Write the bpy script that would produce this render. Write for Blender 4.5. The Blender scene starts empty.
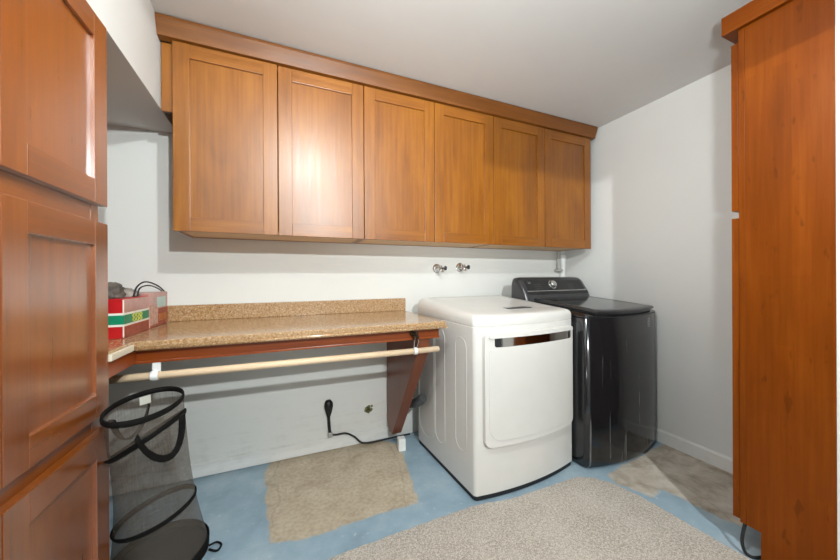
import bpy, bmesh, math, random
from mathutils import Vector, Matrix, noise as mnoise
random.seed(7)
S = bpy.context.scene
C = S.collection
PI = math.pi
H = 1.08                      # camera height
D = 2.053                     # back wall
XR = 2.25                     # right wall
XL = -1.12                    # left wall
ZC = 2.24                     # ceiling
YB = -2.6                     # far end of the room behind the doorway

# ------------------------------------------------------------------ materials
def srgb(r, g, b):
    f = lambda c: (c/255/12.92) if c/255 <= .04045 else ((c/255+.055)/1.055)**2.4
    return (f(r), f(g), f(b), 1)

class NT:
    def __init__(s, name):
        s.m = bpy.data.materials.new(name); s.m.use_nodes = True
        s.t = s.m.node_tree; s.b = s.t.nodes['Principled BSDF']
        s.out = s.t.nodes['Material Output']
    def n(s, typ, **kw):
        x = s.t.nodes.new(typ)
        for k, v in kw.items():
            if k.startswith('i_'):
                x.inputs[k[2:].replace('_', ' ')].default_value = v
            else:
                setattr(x, k, v)
        return x
    def l(s, a, b): s.t.links.new(a, b)
    def ramp(s, fac, stops, interp='LINEAR'):
        r = s.n('ShaderNodeValToRGB'); r.color_ramp.interpolation = interp
        e = r.color_ramp.elements
        while len(e) < len(stops): e.new(.5)
        for el, (p, c) in zip(e, stops):
            el.position = p; el.color = c if len(c) == 4 else (*c, 1)
        s.l(fac, r.inputs[0]); return r.outputs[0]
    def noise(s, vec, scale, detail=3, rough=.5, dist=0):
        x = s.n('ShaderNodeTexNoise'); x.inputs['Scale'].default_value = scale
        x.inputs['Detail'].default_value = detail; x.inputs['Roughness'].default_value = rough
        x.inputs['Distortion'].default_value = dist
        if vec is not None: s.l(vec, x.inputs['Vector'])
        return x.outputs['Fac']
    def mapping(s, vec, scale=(1, 1, 1), loc=(0, 0, 0)):
        x = s.n('ShaderNodeMapping'); x.inputs['Scale'].default_value = scale
        x.inputs['Location'].default_value = loc; s.l(vec, x.inputs['Vector']); return x.outputs[0]
    def mix(s, fac, a, b, mode='MIX'):
        x = s.n('ShaderNodeMix', data_type='RGBA', blend_type=mode)
        for sock, v in ((x.inputs[0], fac), (x.inputs[6], a), (x.inputs[7], b)):
            if hasattr(v, 'is_linked'): s.l(v, sock)
            else: sock.default_value = v
        return x.outputs[2]
    def math(s, op, a, b=0, clamp=False):
        x = s.n('ShaderNodeMath', operation=op, use_clamp=clamp)
        for sock, v in ((x.inputs[0], a), (x.inputs[1], b)):
            if hasattr(v, 'is_linked'): s.l(v, sock)
            else: sock.default_value = v
        return x.outputs[0]
    def coord(s, k='Object'): return s.n('ShaderNodeTexCoord').outputs[k]
    def bump(s, h, strength=.2, dist=.002):
        x = s.n('ShaderNodeBump'); x.inputs['Strength'].default_value = strength
        x.inputs['Distance'].default_value = dist; s.l(h, x.inputs['Height']); s.l(x.outputs[0], s.b.inputs['Normal'])
    def p(s, **kw):
        for k, v in kw.items():
            i = s.b.inputs[k.replace('_', ' ')]
            if hasattr(v, 'is_linked'): s.l(v, i)
            else: i.default_value = v
        return s

def plain(name, col, rough=.5, metal=0, var=.06, spec=.5, scale=12):
    m = NT(name); c = m.coord()
    n = m.noise(c, scale, 3)
    d = tuple(x*(1-var) for x in col[:3])+(1,); u = tuple(min(1, x*(1+var)) for x in col[:3])+(1,)
    m.p(Base_Color=m.ramp(n, [(.35, d), (.65, u)]), Roughness=rough, Metallic=metal)
    m.b.inputs['Specular IOR Level'].default_value = spec
    return m.m

def wood(name, c0, c1, c2, rough=.3, knots=0, coat=0, blotch=.5):
    m = NT(name)
    uv = m.n('ShaderNodeUVMap').outputs[0]
    g = m.noise(m.mapping(uv, (2.2, 55, 1)), 1, 4, .6)
    g2 = m.noise(m.mapping(uv, (5, 190, 1)), 1, 2, .5)
    b = m.noise(m.mapping(uv, (2.2, 6, 1), (3, 9, 0)), 1, 3, .55, .6)
    f = m.math('ADD', m.math('MULTIPLY', g, .45), m.math('MULTIPLY', b, blotch))
    f = m.math('ADD', f, m.math('MULTIPLY', g2, .12))
    col = m.ramp(f, [(.34, c0), (.54, c1), (.74, c2)])
    if knots:
        k = m.noise(m.mapping(uv, (11, 34, 1), (1, 4, 0)), 1, 2, .5)
        col = m.mix(m.ramp(k, [(.64, (0, 0, 0, 1)), (.72, (knots,)*3+(1,))]), col, tuple(x*.45 for x in c0[:3])+(1,))
        pl = m.n('ShaderNodeTexBrick'); pl.offset = .5
        pl.inputs['Scale'].default_value = 1; pl.inputs['Brick Width'].default_value = .5
        pl.inputs['Row Height'].default_value = .045; pl.inputs['Mortar Size'].default_value = 0
        pl.inputs['Color1'].default_value = (.92, .92, .92, 1); pl.inputs['Color2'].default_value = (1.06, 1.06, 1.06, 1)
        m.l(uv, pl.inputs['Vector'])
        col = m.mix(1, col, pl.outputs['Color'], 'MULTIPLY')
    m.p(Base_Color=col, Roughness=m.ramp(g, [(.3, (rough*.9,)*3), (.7, (rough*1.15,)*3)]))
    if coat:
        m.b.inputs['Coat Weight'].default_value = coat; m.b.inputs['Coat Roughness'].default_value = rough*.8; m.b.inputs['Coat IOR'].default_value = 2.1 if coat == 1 else 1.8
    m.bump(g, .04, .001)
    return m.m

M = {}
M['maple'] = wood('honey_maple', srgb(108, 58, 2), srgb(136, 78, 5), srgb(156, 96, 14), .40, coat=.2)
M['maple_crown'] = wood('honey_maple_crown', srgb(98, 52, 3), srgb(118, 65, 6), srgb(134, 80, 14), .5, coat=.08)
M['cherry'] = wood('cherry_stain', srgb(108, 50, 0), srgb(128, 62, 3), srgb(144, 76, 8), .30, coat=1)
M['bamboo'] = wood('amber_veneer', srgb(96, 43, 3), srgb(110, 51, 5), srgb(124, 62, 10), .36, knots=.45)
M['bamboo'].node_tree.nodes['Principled BSDF'].inputs['Specular IOR Level'].default_value = .12
M['apron'] = wood('red_stain', srgb(122, 52, 6), srgb(140, 62, 10), srgb(156, 76, 16), .3)
M['corbel'] = wood('brown_stain', srgb(104, 52, 26), srgb(118, 62, 34), srgb(130, 70, 40), .35)
M['raw'] = wood('raw_birch', srgb(196, 160, 118), srgb(208, 172, 130), srgb(218, 186, 146), .6)
M['dowel'] = wood('pale_dowel', srgb(216, 186, 150), srgb(228, 200, 166), srgb(236, 212, 182), .5)

def m_wall(name, col, dirt=0):
    m = NT(name); c = m.coord()
    n = m.noise(c, 3, 4); f = m.noise(c, 180, 2)
    base = m.ramp(n, [(.3, tuple(x*.97 for x in col[:3])+(1,)), (.7, col)])
    if dirt:
        z = m.n('ShaderNodeSeparateXYZ'); m.l(c, z.inputs[0])
        s1 = m.noise(m.mapping(c, (2, 2, 26)), 2, 5, .65)
        s2 = m.noise(c, 9, 5, .7)
        low = m.n('ShaderNodeMapRange'); m.l(z.outputs[2], low.inputs[0])
        low.inputs[1].default_value = .45; low.inputs[2].default_value = .12
        k = m.math('MULTIPLY', m.ramp(m.math('MULTIPLY', m.math('ADD', s1, s2), .5), [(.50, (0, 0, 0)), (.68, (1, 1, 1))]), low.outputs[0])
        base = m.mix(m.math('MULTIPLY', k, dirt), base, srgb(120, 108, 84))
    m.p(Base_Color=base, Roughness=.75); m.bump(f, .06, .002)
    return m.m
M['wall'] = m_wall('white_wall_paint', srgb(218, 217, 214))
M['wall_low'] = m_wall('scuffed_white_wall_paint', srgb(226, 225, 221), .18)
M['hall'] = m_wall('greige_hall_paint', srgb(186, 183, 177))
M['ceil'] = m_wall('white_ceiling_paint', srgb(216, 215, 213))
M['trim'] = m_wall('white_trim_paint', srgb(224, 223, 220), .2)

def m_floor():
    m = NT('painted_concrete'); c = m.coord()
    a = m.n('ShaderNodeAttribute', attribute_name='bare')      # signed distance to the worn-off patches (metres)
    e1 = m.noise(c, 14, 5, .65); e2 = m.noise(c, 70, 3, .6)
    d = m.math('ADD', a.outputs['Fac'], m.math('MULTIPLY', m.math('SUBTRACT', e1, .5), .055))
    d = m.math('ADD', d, m.math('MULTIPLY', m.math('SUBTRACT', e2, .5), .014))
    mask = m.ramp(m.math('ADD', m.math('MULTIPLY', d, 40), .5, True), [(.2, (0, 0, 0)), (.8, (1, 1, 1))])
    b1 = m.noise(c, 5, 5, .6); b2 = m.noise(c, 40, 3)
    blue = m.ramp(b1, [(.3, srgb(130, 152, 166)), (.5, srgb(146, 168, 182)), (.72, srgb(168, 184, 193))])
    blue = m.mix(m.ramp(b2, [(.66, (0, 0, 0)), (.74, (.55, .55, .55))]), blue, srgb(200, 205, 205))
    g1 = m.noise(c, 7, 6, .65, .4); g2 = m.noise(c, 55, 4)
    con = m.ramp(g1, [(.25, srgb(158, 140, 116)), (.42, srgb(184, 168, 146)), (.6, srgb(196, 182, 160)), (.8, srgb(212, 200, 182))])
    con = m.mix(m.ramp(g2, [(.35, (.35, .35, .35)), (.6, (0, 0, 0))]), con, srgb(140, 122, 100))
    x = m.n('ShaderNodeSeparateXYZ'); m.l(c, x.inputs[0])
    right = m.math('MULTIPLY', m.math('SUBTRACT', x.outputs[0], 1.2), 5, True)
    con = m.mix(m.math('MULTIPLY', right, .8), con, m.ramp(g1, [(.3, srgb(138, 124, 106)), (.5, srgb(184, 174, 162)), (.7, srgb(208, 202, 192))]))
    # hairline cracks
    v = m.n('ShaderNodeTexVoronoi', feature='DISTANCE_TO_EDGE'); v.inputs['Scale'].default_value = 1.3
    w = m.n('ShaderNodeVectorMath', operation='ADD'); m.l(c, w.inputs[0])
    nn = m.n('ShaderNodeTexNoise'); nn.inputs['Scale'].default_value = 5; m.l(c, nn.inputs['Vector'])
    sc = m.n('ShaderNodeVectorMath', operation='SCALE'); sc.inputs['Scale'].default_value = .12
    m.l(nn.outputs['Color'], sc.inputs[0]); m.l(sc.outputs[0], w.inputs[1]); m.l(w.outputs[0], v.inputs['Vector'])
    con = m.mix(m.ramp(v.outputs['Distance'], [(.003, (.22, .22, .22)), (.009, (0, 0, 0))]), con, srgb(110, 96, 80))
    m.p(Base_Color=m.mix(mask, blue, con), Roughness=m.ramp(mask, [(0, (.42,)*3), (1, (.7,)*3)]))
    m.bump(m.math('ADD', g2, m.math('MULTIPLY', mask, -.8)), .15, .002)
    return m.m
M['floor'] = m_floor()

def m_carpet():
    m = NT('speckled_carpet'); c = m.coord()
    a = m.noise(c, 230, 2, .7); b = m.noise(c, 95, 3, .7); l = m.noise(c, 6, 3)
    col = m.ramp(a, [(.3, srgb(128, 118, 108)), (.47, srgb(186, 176, 165)), (.6, srgb(206, 196, 185)), (.75, srgb(228, 220, 211))])
    col = m.mix(m.ramp(b, [(.36, (.7, .7, .7)), (.55, (0, 0, 0))]), col, srgb(150, 138, 126))
    col = m.mix(m.ramp(l, [(.4, (0, 0, 0)), (.7, (.25, .25, .25))]), col, srgb(214, 206, 196))
    m.p(Base_Color=col, Roughness=.95); m.b.inputs['Specular IOR Level'].default_value = .12
    m.bump(m.math('ADD', a, b), .6, .006)
    return m.m
M['carpet'] = m_carpet()

def m_counter():
    m = NT('speckled_laminate'); c = m.coord()
    a = m.noise(c, 120, 3, .65); b = m.noise(c, 260, 2, .6); l = m.noise(c, 28, 4, .6)
    col = m.ramp(a, [(.30, srgb(126, 88, 54)), (.44, srgb(164, 126, 86)), (.56, srgb(182, 148, 110)), (.72, srgb(212, 188, 156))])
    col = m.mix(m.ramp(b, [(.34, (.6, .6, .6)), (.44, (0, 0, 0))]), col, srgb(104, 76, 44))
    col = m.mix(m.ramp(l, [(.45, (0, 0, 0)), (.7, (.35, .35, .35))]), col, srgb(176, 142, 98))
    m.p(Base_Color=col, Roughness=.13); m.b.inputs['Specular IOR Level'].default_value = 1; return m.m
M['counter'] = m_counter()

def m_washer():
    m = NT('graphite_enamel'); c = m.coord()
    x = m.n('ShaderNodeSeparateXYZ'); m.l(c, x.inputs[0])
    drip = m.noise(m.mapping(c, (42, 0, 1.1), (2.3, 0, .4)), 1, 2, .5)
    gate = m.noise(m.mapping(c, (5, 0, 3), (1, 0, 5)), 1, 3, .5)
    smear = m.math('MULTIPLY', m.ramp(drip, [(.62, (0, 0, 0)), (.69, (1, 1, 1))]), m.ramp(gate, [(.44, (0, 0, 0)), (.58, (1, 1, 1))]))
    m.p(Base_Color=m.mix(m.math('MULTIPLY', smear, .45), srgb(34, 34, 36), srgb(150, 150, 150)),
        Roughness=m.math('ADD', m.math('MULTIPLY', smear, .3), .13), Metallic=.35)
    m.b.inputs['Specular IOR Level'].default_value = 1
    return m.m
M['graphite'] = m_washer()
M['graphite_lid'] = plain('graphite_lid_glass', srgb(38, 38, 40), .10, .2, .05, .7)
M['graphite_trim'] = plain('graphite_trim', srgb(74, 74, 76), .3, .6)
M['white_enamel'] = plain('white_enamel', srgb(217, 213, 208), .22, 0, .01)
M['chrome'] = plain('polished_chrome', srgb(225, 225, 225), .06, 1, .02)
M['steel'] = plain('polished_steel', srgb(178, 176, 172), .08, 1, .02)
M['black_plastic'] = plain('black_plastic', srgb(24, 24, 25), .4, 0, .1)
M['black_rubber'] = plain('black_rubber', srgb(26, 26, 28), .6, 0, .1)
M['dark_grey'] = plain('dark_grey_print', srgb(70, 72, 74), .3)
M['mid_grey'] = plain('faded_grey_print', srgb(118, 119, 121), .4)
M['light_grey'] = plain('light_grey_print', srgb(176, 178, 180), .4)
M['silver'] = plain('brushed_silver', srgb(190, 190, 188), .25, .9)
M['white_plastic'] = plain('white_plastic', srgb(232, 232, 230), .35)
M['grey_plastic'] = plain('grey_plastic', srgb(176, 174, 170), .45)
M['red_card'] = plain('red_carton', srgb(178, 22, 26), .4)
M['pink_card'] = plain('pink_gloss_carton', srgb(186, 136, 126), .3, 0, .12, scale=20)  # pink card, also the gloss painted on the striped carton's side
M['dull_card'] = plain('red_brown_gloss_carton', srgb(150, 62, 50), .25, 0, .15, .5, 30)  # red-brown card, also the gloss painted on the striped carton's side
M['green_print'] = plain('green_print', srgb(16, 128, 92), .4)
M['white_print'] = plain('white_print', srgb(232, 228, 216), .4)
M['yellow_print'] = plain('yellow_print', srgb(206, 196, 84), .4)
M['brown_card'] = plain('orange_brown_print', srgb(176, 96, 44), .35)
M['tape'] = plain('cloudy_tape', srgb(190, 150, 138), .2, 0, .2, .5, 60)
M['teal_print'] = plain('pale_teal_print', srgb(176, 204, 196), .35)
M['dark_cloth'] = plain('dark_grey_cloth', srgb(88, 80, 74), .8, 0, .35, .3, 40)
M['grey_cloth'] = plain('grey_cloth', srgb(150, 140, 132), .6, 0, .25, .3, 40)
M['black_tape'] = plain('black_nylon', srgb(15, 13, 12), .8, 0, .2, .15, 60)
M['rust'] = plain('tarnished_iron', srgb(54, 38, 24), .55, .5, .3, .4, 90)
M['duct'] = plain('grey_duct', srgb(70, 71, 73), .5, 0, .15)
M['stain'] = plain('olive_plaster_hole', srgb(120, 118, 84), .9, 0, .35, .2, 160)
M['edge_gleam'] = plain('laminate_edge_gleam', srgb(226, 214, 192), .3, 0, .04)  # laminate edge with the light it reflects put into the colour

def m_mesh():
    m = NT('black_net'); uv = m.n('ShaderNodeUVMap').outputs[0]
    a = m.noise(m.mapping(uv, (130, 10, 1)), 1, 2); b = m.noise(m.mapping(uv, (10, 60, 1)), 1, 3)
    f = m.ramp(m.math('MULTIPLY', m.math('ADD', a, b), .5), [(.3, (.36,)*3), (.7, (.62,)*3)])
    m.p(Base_Color=srgb(106, 95, 84), Roughness=.5)
    tr = m.n('ShaderNodeBsdfTransparent'); mx = m.n('ShaderNodeMixShader')
    m.l(f, mx.inputs[0]); m.l(tr.outputs[0], mx.inputs[1]); m.l(m.b.outputs[0], mx.inputs[2]); m.l(mx.outputs[0], m.out.inputs[0])
    return m.m
M['net'] = m_mesh()

# ------------------------------------------------------------------ geometry helpers
def set_uv(bm, faces, grain=2):
    uvl = bm.loops.layers.uv.verify()
    ou, ov = random.random()*20, random.random()*20
    for f in faces:
        n = f.normal; ax = max(range(3), key=lambda i: abs(n[i]))
        ip = [i for i in range(3) if i != ax]
        if grain in ip: u, v = grain, [i for i in ip if i != grain][0]
        else: u, v = ip
        for lp in f.loops:
            lp[uvl].uv = (lp.vert.co[u]+ou, lp.vert.co[v]+ov)

def add_box(bm, lo, hi, bev=0, seg=2, grain=2):
    f0 = set(bm.faces)
    vs = [bm.verts.new((x, y, z)) for x in (lo[0], hi[0]) for y in (lo[1], hi[1]) for z in (lo[2], hi[2])]
    q = [(0, 1, 3, 2), (4, 6, 7, 5), (0, 4, 5, 1), (2, 3, 7, 6), (0, 2, 6, 4), (1, 5, 7, 3)]
    fs = [bm.faces.new([vs[i] for i in t]) for t in q]
    if bev:
        es = {e for f in fs for e in f.edges}
        bmesh.ops.bevel(bm, geom=list(es), offset=bev, segments=seg, affect='EDGES', profile=.6)
    nf = [f for f in bm.faces if f not in f0]
    bm.normal_update(); set_uv(bm, nf, grain)
    return nf

def add_prism(bm, pts, axis, a, b, bev=0, grain=2, seg=2):
    """Polygon pts in the plane normal to axis, extruded from a to b."""
    f0 = set(bm.faces)
    def mk(p, h):
        c = list(p); c.insert(axis, h); return bm.verts.new(c)
    A = [mk(p, a) for p in pts]; B = [mk(p, b) for p in pts]; n = len(pts)
    fs = [bm.faces.new(A[::-1]), bm.faces.new(B)]
    for i in range(n): fs.append(bm.faces.new((A[i], A[(i+1) % n], B[(i+1) % n], B[i])))
    bmesh.ops.recalc_face_normals(bm, faces=fs)
    if bev:
        bmesh.ops.bevel(bm, geom=list({e for f in fs for e in f.edges}), offset=bev, segments=seg, affect='EDGES', profile=.6)
    nf = [f for f in bm.faces if f not in f0]
    bm.normal_update(); set_uv(bm, nf, grain); return nf

def smooth_path(pts, n=8):
    P = [Vector(p) for p in pts]
    if len(P) < 3: return P
    out = []
    for i in range(len(P)-1):
        p0 = P[max(i-1, 0)]; p1 = P[i]; p2 = P[i+1]; p3 = P[min(i+2, len(P)-1)]
        for k in range(n):
            t = k/n
            out.append(.5*((2*p1)+(p2-p0)*t+(2*p0-5*p1+4*p2-p3)*t*t+(3*p1-p0-3*p2+p3)*t**3))
    out.append(P[-1]); return out

def add_tube(bm, pts, r, seg=10, closed=False, caps=True, flat=None):
    """Tube along pts; flat=(half_width, half_thickness, up) makes a strap."""
    P = [Vector(p) for p in pts]; n = len(P); rings = []
    uvl = bm.loops.layers.uv.verify()
    ref = Vector((0, 0, 1))
    N = None
    for i in range(n):
        t = (P[(i+1) % n]-P[i-1]) if closed or 0 < i < n-1 else (P[1]-P[0] if i == 0 else P[-1]-P[-2])
        t.normalize()
        if N is None:
            N = ref.cross(t)
            if N.length < 1e-3: N = Vector((1, 0, 0)).cross(t)
            N.normalize()
        else:
            N = (N-t*N.dot(t)); N.normalize()
        Bv = t.cross(N)
        ring = []
        for k in range(seg):
            a = 2*PI*k/seg
            if flat: off = N*math.cos(a)*flat[1]+Bv*math.sin(a)*flat[0]
            else: off = (N*math.cos(a)+Bv*math.sin(a))*(r[i] if isinstance(r, (list, tuple)) else r)
            ring.append(bm.verts.new(P[i]+off))
        rings.append(ring)
    L = 0
    for i in range(n if closed else n-1):
        A, B = rings[i], rings[(i+1) % n]; d = (P[(i+1) % n]-P[i]).length
        for k in range(seg):
            f = bm.faces.new((A[k], A[(k+1) % seg], B[(k+1) % seg], B[k])); f.smooth = True
            for lp, uv in zip(f.loops, ((L, k), (L, k+1), (L+d, k+1), (L+d, k))): lp[uvl].uv = (uv[0], uv[1]*.01)
        L += d
    if caps and not closed:
        bm.faces.new(rings[0][::-1]); bm.faces.new(rings[-1])

def add_lathe(bm, prof, c, axis=2, seg=32, caps=True):
    rings = []
    for r, h in prof:
        ring = []
        for k in range(seg):
            a = 2*PI*k/seg; o = [math.cos(a)*r, math.sin(a)*r]; o.insert(axis, h)
            ring.append(bm.verts.new(Vector(c)+Vector(o)))
        rings.append(ring)
    fs = []
    for A, B in zip(rings, rings[1:]):
        for k in range(seg):
            f = bm.faces.new((A[k], A[(k+1) % seg], B[(k+1) % seg], B[k])); f.smooth = True; fs.append(f)
    if caps: fs += [bm.faces.new(rings[0]), bm.faces.new(rings[-1])]
    bmesh.ops.recalc_face_normals(bm, faces=fs)

def add_rings(bm, rings, cap0=True, cap1=True, smooth=True):
    R = [[bm.verts.new(p) for p in ring] for ring in rings]; n = len(R[0]); fs = []
    for A, B in zip(R, R[1:]):
        for k in range(n):
            f = bm.faces.new((A[k], A[(k+1) % n], B[(k+1) % n], B[k])); f.smooth = smooth; fs.append(f)
    if cap0: fs.append(bm.faces.new(R[0]))
    if cap1: fs.append(bm.faces.new(R[-1]))
    bmesh.ops.recalc_face_normals(bm, faces=fs)
    bm.normal_update(); set_uv(bm, fs); return fs

def BM(): return bmesh.new()

def obj(name, bm, mat, parent=None, local=False, smooth_angle=None):
    """Link bm as ONE mesh object. Coordinates are world ones unless local."""
    me = bpy.data.meshes.new(name)
    if parent is not None and not local:
        off = Vector(parent['_o'])
        bmesh.ops.translate(bm, verts=bm.verts, vec=-off)
        base = off
    else: base = None
    if parent is None and not local and len(bm.verts):
        xs = [v.co for v in bm.verts]
        o = Vector(((min(v.x for v in xs)+max(v.x for v in xs))/2, (min(v.y for v in xs)+max(v.y for v in xs))/2, min(v.z for v in xs)))
        bmesh.ops.translate(bm, verts=bm.verts, vec=-o)
    else: o = Vector((0, 0, 0))
    bm.to_mesh(me); bm.free()
    ob = bpy.data.objects.new(name, me); C.objects.link(ob)
    for mm in (mat if isinstance(mat, (list, tuple)) else [mat]): me.materials.append(mm)
    if parent is not None:
        ob.parent = parent; ob['_o'] = tuple(base) if base is not None else (0, 0, 0)
    else:
        ob.location = o; ob['_o'] = tuple(o)
    if smooth_angle: me.shade_smooth(); me.set_sharp_from_angle(angle=math.radians(smooth_angle))
    return ob

def thing(name, label, cat, loc=(0, 0, 0), rotz=0, group=None):
    o = bpy.data.objects.new(name, None); C.objects.link(o); o.empty_display_size = .1
    o.location = loc; o.rotation_euler = (0, 0, rotz); o['_o'] = tuple(loc)
    return tag(o, label, cat, group)
def tag(o, label, cat, group=None):
    o['label'] = label; o['category'] = cat
    if group: o['group'] = group
    return o
def struct(name, bm, m, parent=None):
    if parent is not None: return obj(name, bm, m, parent)
    # the setting keeps world coordinates for its patterns
    o = obj(name, bm, m, None, local=True); o['kind'] = 'structure'; return o
def text(name, body, size, loc, rot, mat, parent, ext=.0004, local=True):
    cu = bpy.data.curves.new(name, 'FONT'); cu.body = body; cu.size = size; cu.extrude = ext
    cu.align_x = 'CENTER'; cu.align_y = 'CENTER'; cu.materials.append(mat)
    tmp = bpy.data.objects.new(name, cu); C.objects.link(tmp)
    dg = bpy.context.evaluated_depsgraph_get()
    me = bpy.data.meshes.new_from_object(tmp.evaluated_get(dg))
    bpy.data.objects.remove(tmp)
    me.materials.clear(); me.materials.append(mat)
    o = bpy.data.objects.new(name, me); C.objects.link(o); o.parent = parent
    o.location = loc; o.rotation_euler = rot; return o

# ------------------------------------------------------------------ the setting
def sd_poly(px, py, poly):
    """Signed distance, positive inside."""
    d = 1e9; ins = False; n = len(poly)
    for i in range(n):
        ax, ay = poly[i]; bx, by = poly[(i+1) % n]
        ex, ey = bx-ax, by-ay; wx, wy = px-ax, py-ay
        t = max(0, min(1, (wx*ex+wy*ey)/(ex*ex+ey*ey)))
        d = min(d, (wx-ex*t)**2+(wy-ey*t)**2)
        if (ay > py) != (by > py) and px < ex*(py-ay)/(by-ay)+ax: ins = not ins
    d = math.sqrt(d); return d if ins else -d
PATCH = [
    [(-.085, 2.07), (-.11, 1.96), (-.095, 1.70), (-.06, 1.415), (.06, 1.395), (.30, 1.40), (.585, 1.40), (.615, 1.59), (.665, 1.86), (.66, 1.95), (.60, 2.02), (.56, 2.07)],
    [(1.61, 1.19), (1.78, 1.215), (1.90, 1.225), (2.10, 1.25), (2.27, 1.26), (2.27, .74), (1.80, .715), (1.77, .82), (1.765, .91), (1.745, 1.00), (1.65, .975), (1.615, 1.05), (1.585, 1.12)],
]
def build_floor():
    bm = BM(); x0, x1, y0, y1 = XL-.05, XR+.05, YB, D+.05
    lay = bm.verts.layers.float.new('bare')
    xs = [x0, -.9, -.6, -.3]+[-.2+.02*i for i in range(126)]
    ys = [y0, -1.5, -.5, .2]+[.5+.02*i for i in range(81)]
    xs.sort(); ys.sort()
    if xs[-1] < x1: xs.append(x1)
    g = []
    for y in ys:
        row = []
        for x in xs:
            v = bm.verts.new((x, y, 0)); v[lay] = max(sd_poly(x, y, p) for p in PATCH); row.append(v)
        g.append(row)
    for j in range(len(ys)-1):
        for i in range(len(xs)-1):
            bm.faces.new((g[j][i], g[j][i+1], g[j+1][i+1], g[j+1][i]))
    return struct('floor', bm, M['floor'])
build_floor()

def sbox(name, lo, hi, m, bev=0):
    bm = BM(); add_box(bm, lo, hi, bev); return struct(name, bm, m)
wall_back = sbox('wall_back', (XL-.1, D, 0), (XR+.1, D+.1, ZC+.1), M['wall_low'])
sbox('wall_right', (XR, .08, 0), (XR+.1, D, ZC+.1), M['wall'])
sbox('wall_left', (XL-.1, .08, 0), (XL, D, ZC+.1), M['wall'])
sbox('ceiling', (XL, .08, ZC), (XR, D, ZC+.1), M['ceil'])
# doorway the photographer stands in: return wall on the right, stub on the left, unseen lintel over it, stepped to shape the hall light
sbox('wall_doorway_right', (1.627, .08, 0), (XR, .4105, ZC), M['wall'])
sbox('wall_doorway_left', (XL, .08, 0), (-.62, .20, ZC), M['wall'])
sbox('wall_lintel', (.80, .08, 1.895), (1.627, .20, ZC), M['wall'])  # unseen, cut short so its shade misses the left doors
sbox('wall_lintel_light_stop', (-.62, .08, 2.05), (.80, .20, ZC), M['wall'])  # added to keep hall light off the ceiling
sbox('wall_hall', (-1.6, -2.5, 0), (2.6, -2.4, ZC), M['hall'])
# dropped soffit along the left
bm = BM(); add_prism(bm, [(XL, .2), (-.482, .2), (-.524, D), (XL, D)], 2, 1.852, ZC); struct('trim_1', bm, M['wall'])
# baseboards
bm = BM(); add_prism(bm, [(XR, 0), (XR-.013, 0), (XR-.013, .07), (XR-.006, .08), (XR, .08)], 1, .72, D); struct('baseboard_right', bm, M['trim'])
# prism over Y: pts are (x,z)
bm = BM(); add_prism(bm, [(D, 0.004), (D-.010, 0.004), (D-.010, .072), (D-.005, .08), (D, .08)], 0, XL, .66, .001); struct('baseboard_back', bm, M['trim'])

# ------------------------------------------------------------------ wood cabinets
def shaker_door(parent, mat, ax, face, a0, a1, z0, z1, sgn, st=.064, th=.021, rec=.009):
    """A door lying in a plane: ax=1 (faces -Y/+Y, runs along X) or ax=0 (faces +X, runs along Y).
    face is the coordinate of its outer face, sgn the direction it faces."""
    back = face-sgn*th
    def lohi(u0, u1, zz0, zz1, f, b):
        d0, d1 = min(f, b), max(f, b)
        return ((u0, d0, zz0), (u1, d1, zz1)) if ax == 1 else ((d0, u0, zz0), (d1, u1, zz1))
    hg = 0 if ax == 1 else 1
    bm = BM()
    for (u0, u1, zz0, zz1, g) in ((a0, a0+st, z0, z1, 2), (a1-st, a1, z0, z1, 2),
                                  (a0+st, a1-st, z0, z0+st, hg), (a0+st, a1-st, z1-st, z1, hg)):
        add_box(bm, *lohi(u0, u1, zz0, zz1, face, back), bev=.0016, grain=g)
    d = obj('door', bm, mat, parent)
    bm = BM(); add_box(bm, *lohi(a0+st-.004, a1-st+.004, z0+st-.004, z1-st+.004, face-sgn*rec, back+sgn*.002), grain=2)
    obj('panel', bm, mat, d)
    return d

UY = 1.74                                     # outer face of the wall cabinet doors
xs = [-.465, -.0325, .405, .840, 1.2765, 1.720, 2.168]
labels = ['honey maple double wall cabinet nearest the dropped soffit, above the red box',
          'honey maple double wall cabinet in the middle of the row, above the wall faucets',
          'honey maple double wall cabinet at the corner end of the row, above the black washer']
for k in range(3):
    a, b = xs[2*k], xs[2*k+2]
    if k == 2: b_c = 2.19
    else: b_c = b
    t = thing('wall_cabinet', labels[k], 'cabinet', ((a+b)/2, 1.9, 1.30), 0, 'wall cabinets above the counter and the machines')
    bm = BM()
    y0 = UY+.024; zb, zt = 1.302, 2.19
    add_box(bm, (a+.001, y0, zb), (a+.017, D-.001, zt), grain=2)
    add_box(bm, (b_c-.018, y0, zb), (b_c-.002, D-.001, zt), grain=2)
    add_box(bm, (a+.017, y0, zt-.016), (b_c-.018, D-.001, zt), grain=0)
    add_box(bm, (a+.017, D-.009, zb), (b_c-.018, D-.001, zt-.016), grain=2)
    # face frame
    add_box(bm, (a+.017, y0, zb), (a+.045, y0+.018, zt-.016), grain=2)
    add_box(bm, (b_c-.045, y0, zb), (b_c-.018, y0+.018, zt-.016), grain=2)
    add_box(bm, (a+.045, y0, zt-.06), (b_c-.045, y0+.018, zt-.016), grain=0)
    obj('carcass', bm, M['maple'], t)
    bm = BM(); add_box(bm, (a+.017, y0, zb+.002), (b_c-.018, D-.009, zb+.016), grain=0)
    o = obj('bottom_panel', bm, M['raw'], t); o['label'] = 'pale unstained bottom panel'
    for j in (0, 1):
        l, r = xs[2*k+j]+.002, xs[2*k+j+1]-.002
        if k == 2 and j == 1: r = 2.185
        df = UY + (.0 if not (k == 0 and j == 0) else -.004)
        shaker_door(t, M['maple'], 1, df, l, r, 1.297, 2.15, -1)
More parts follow.
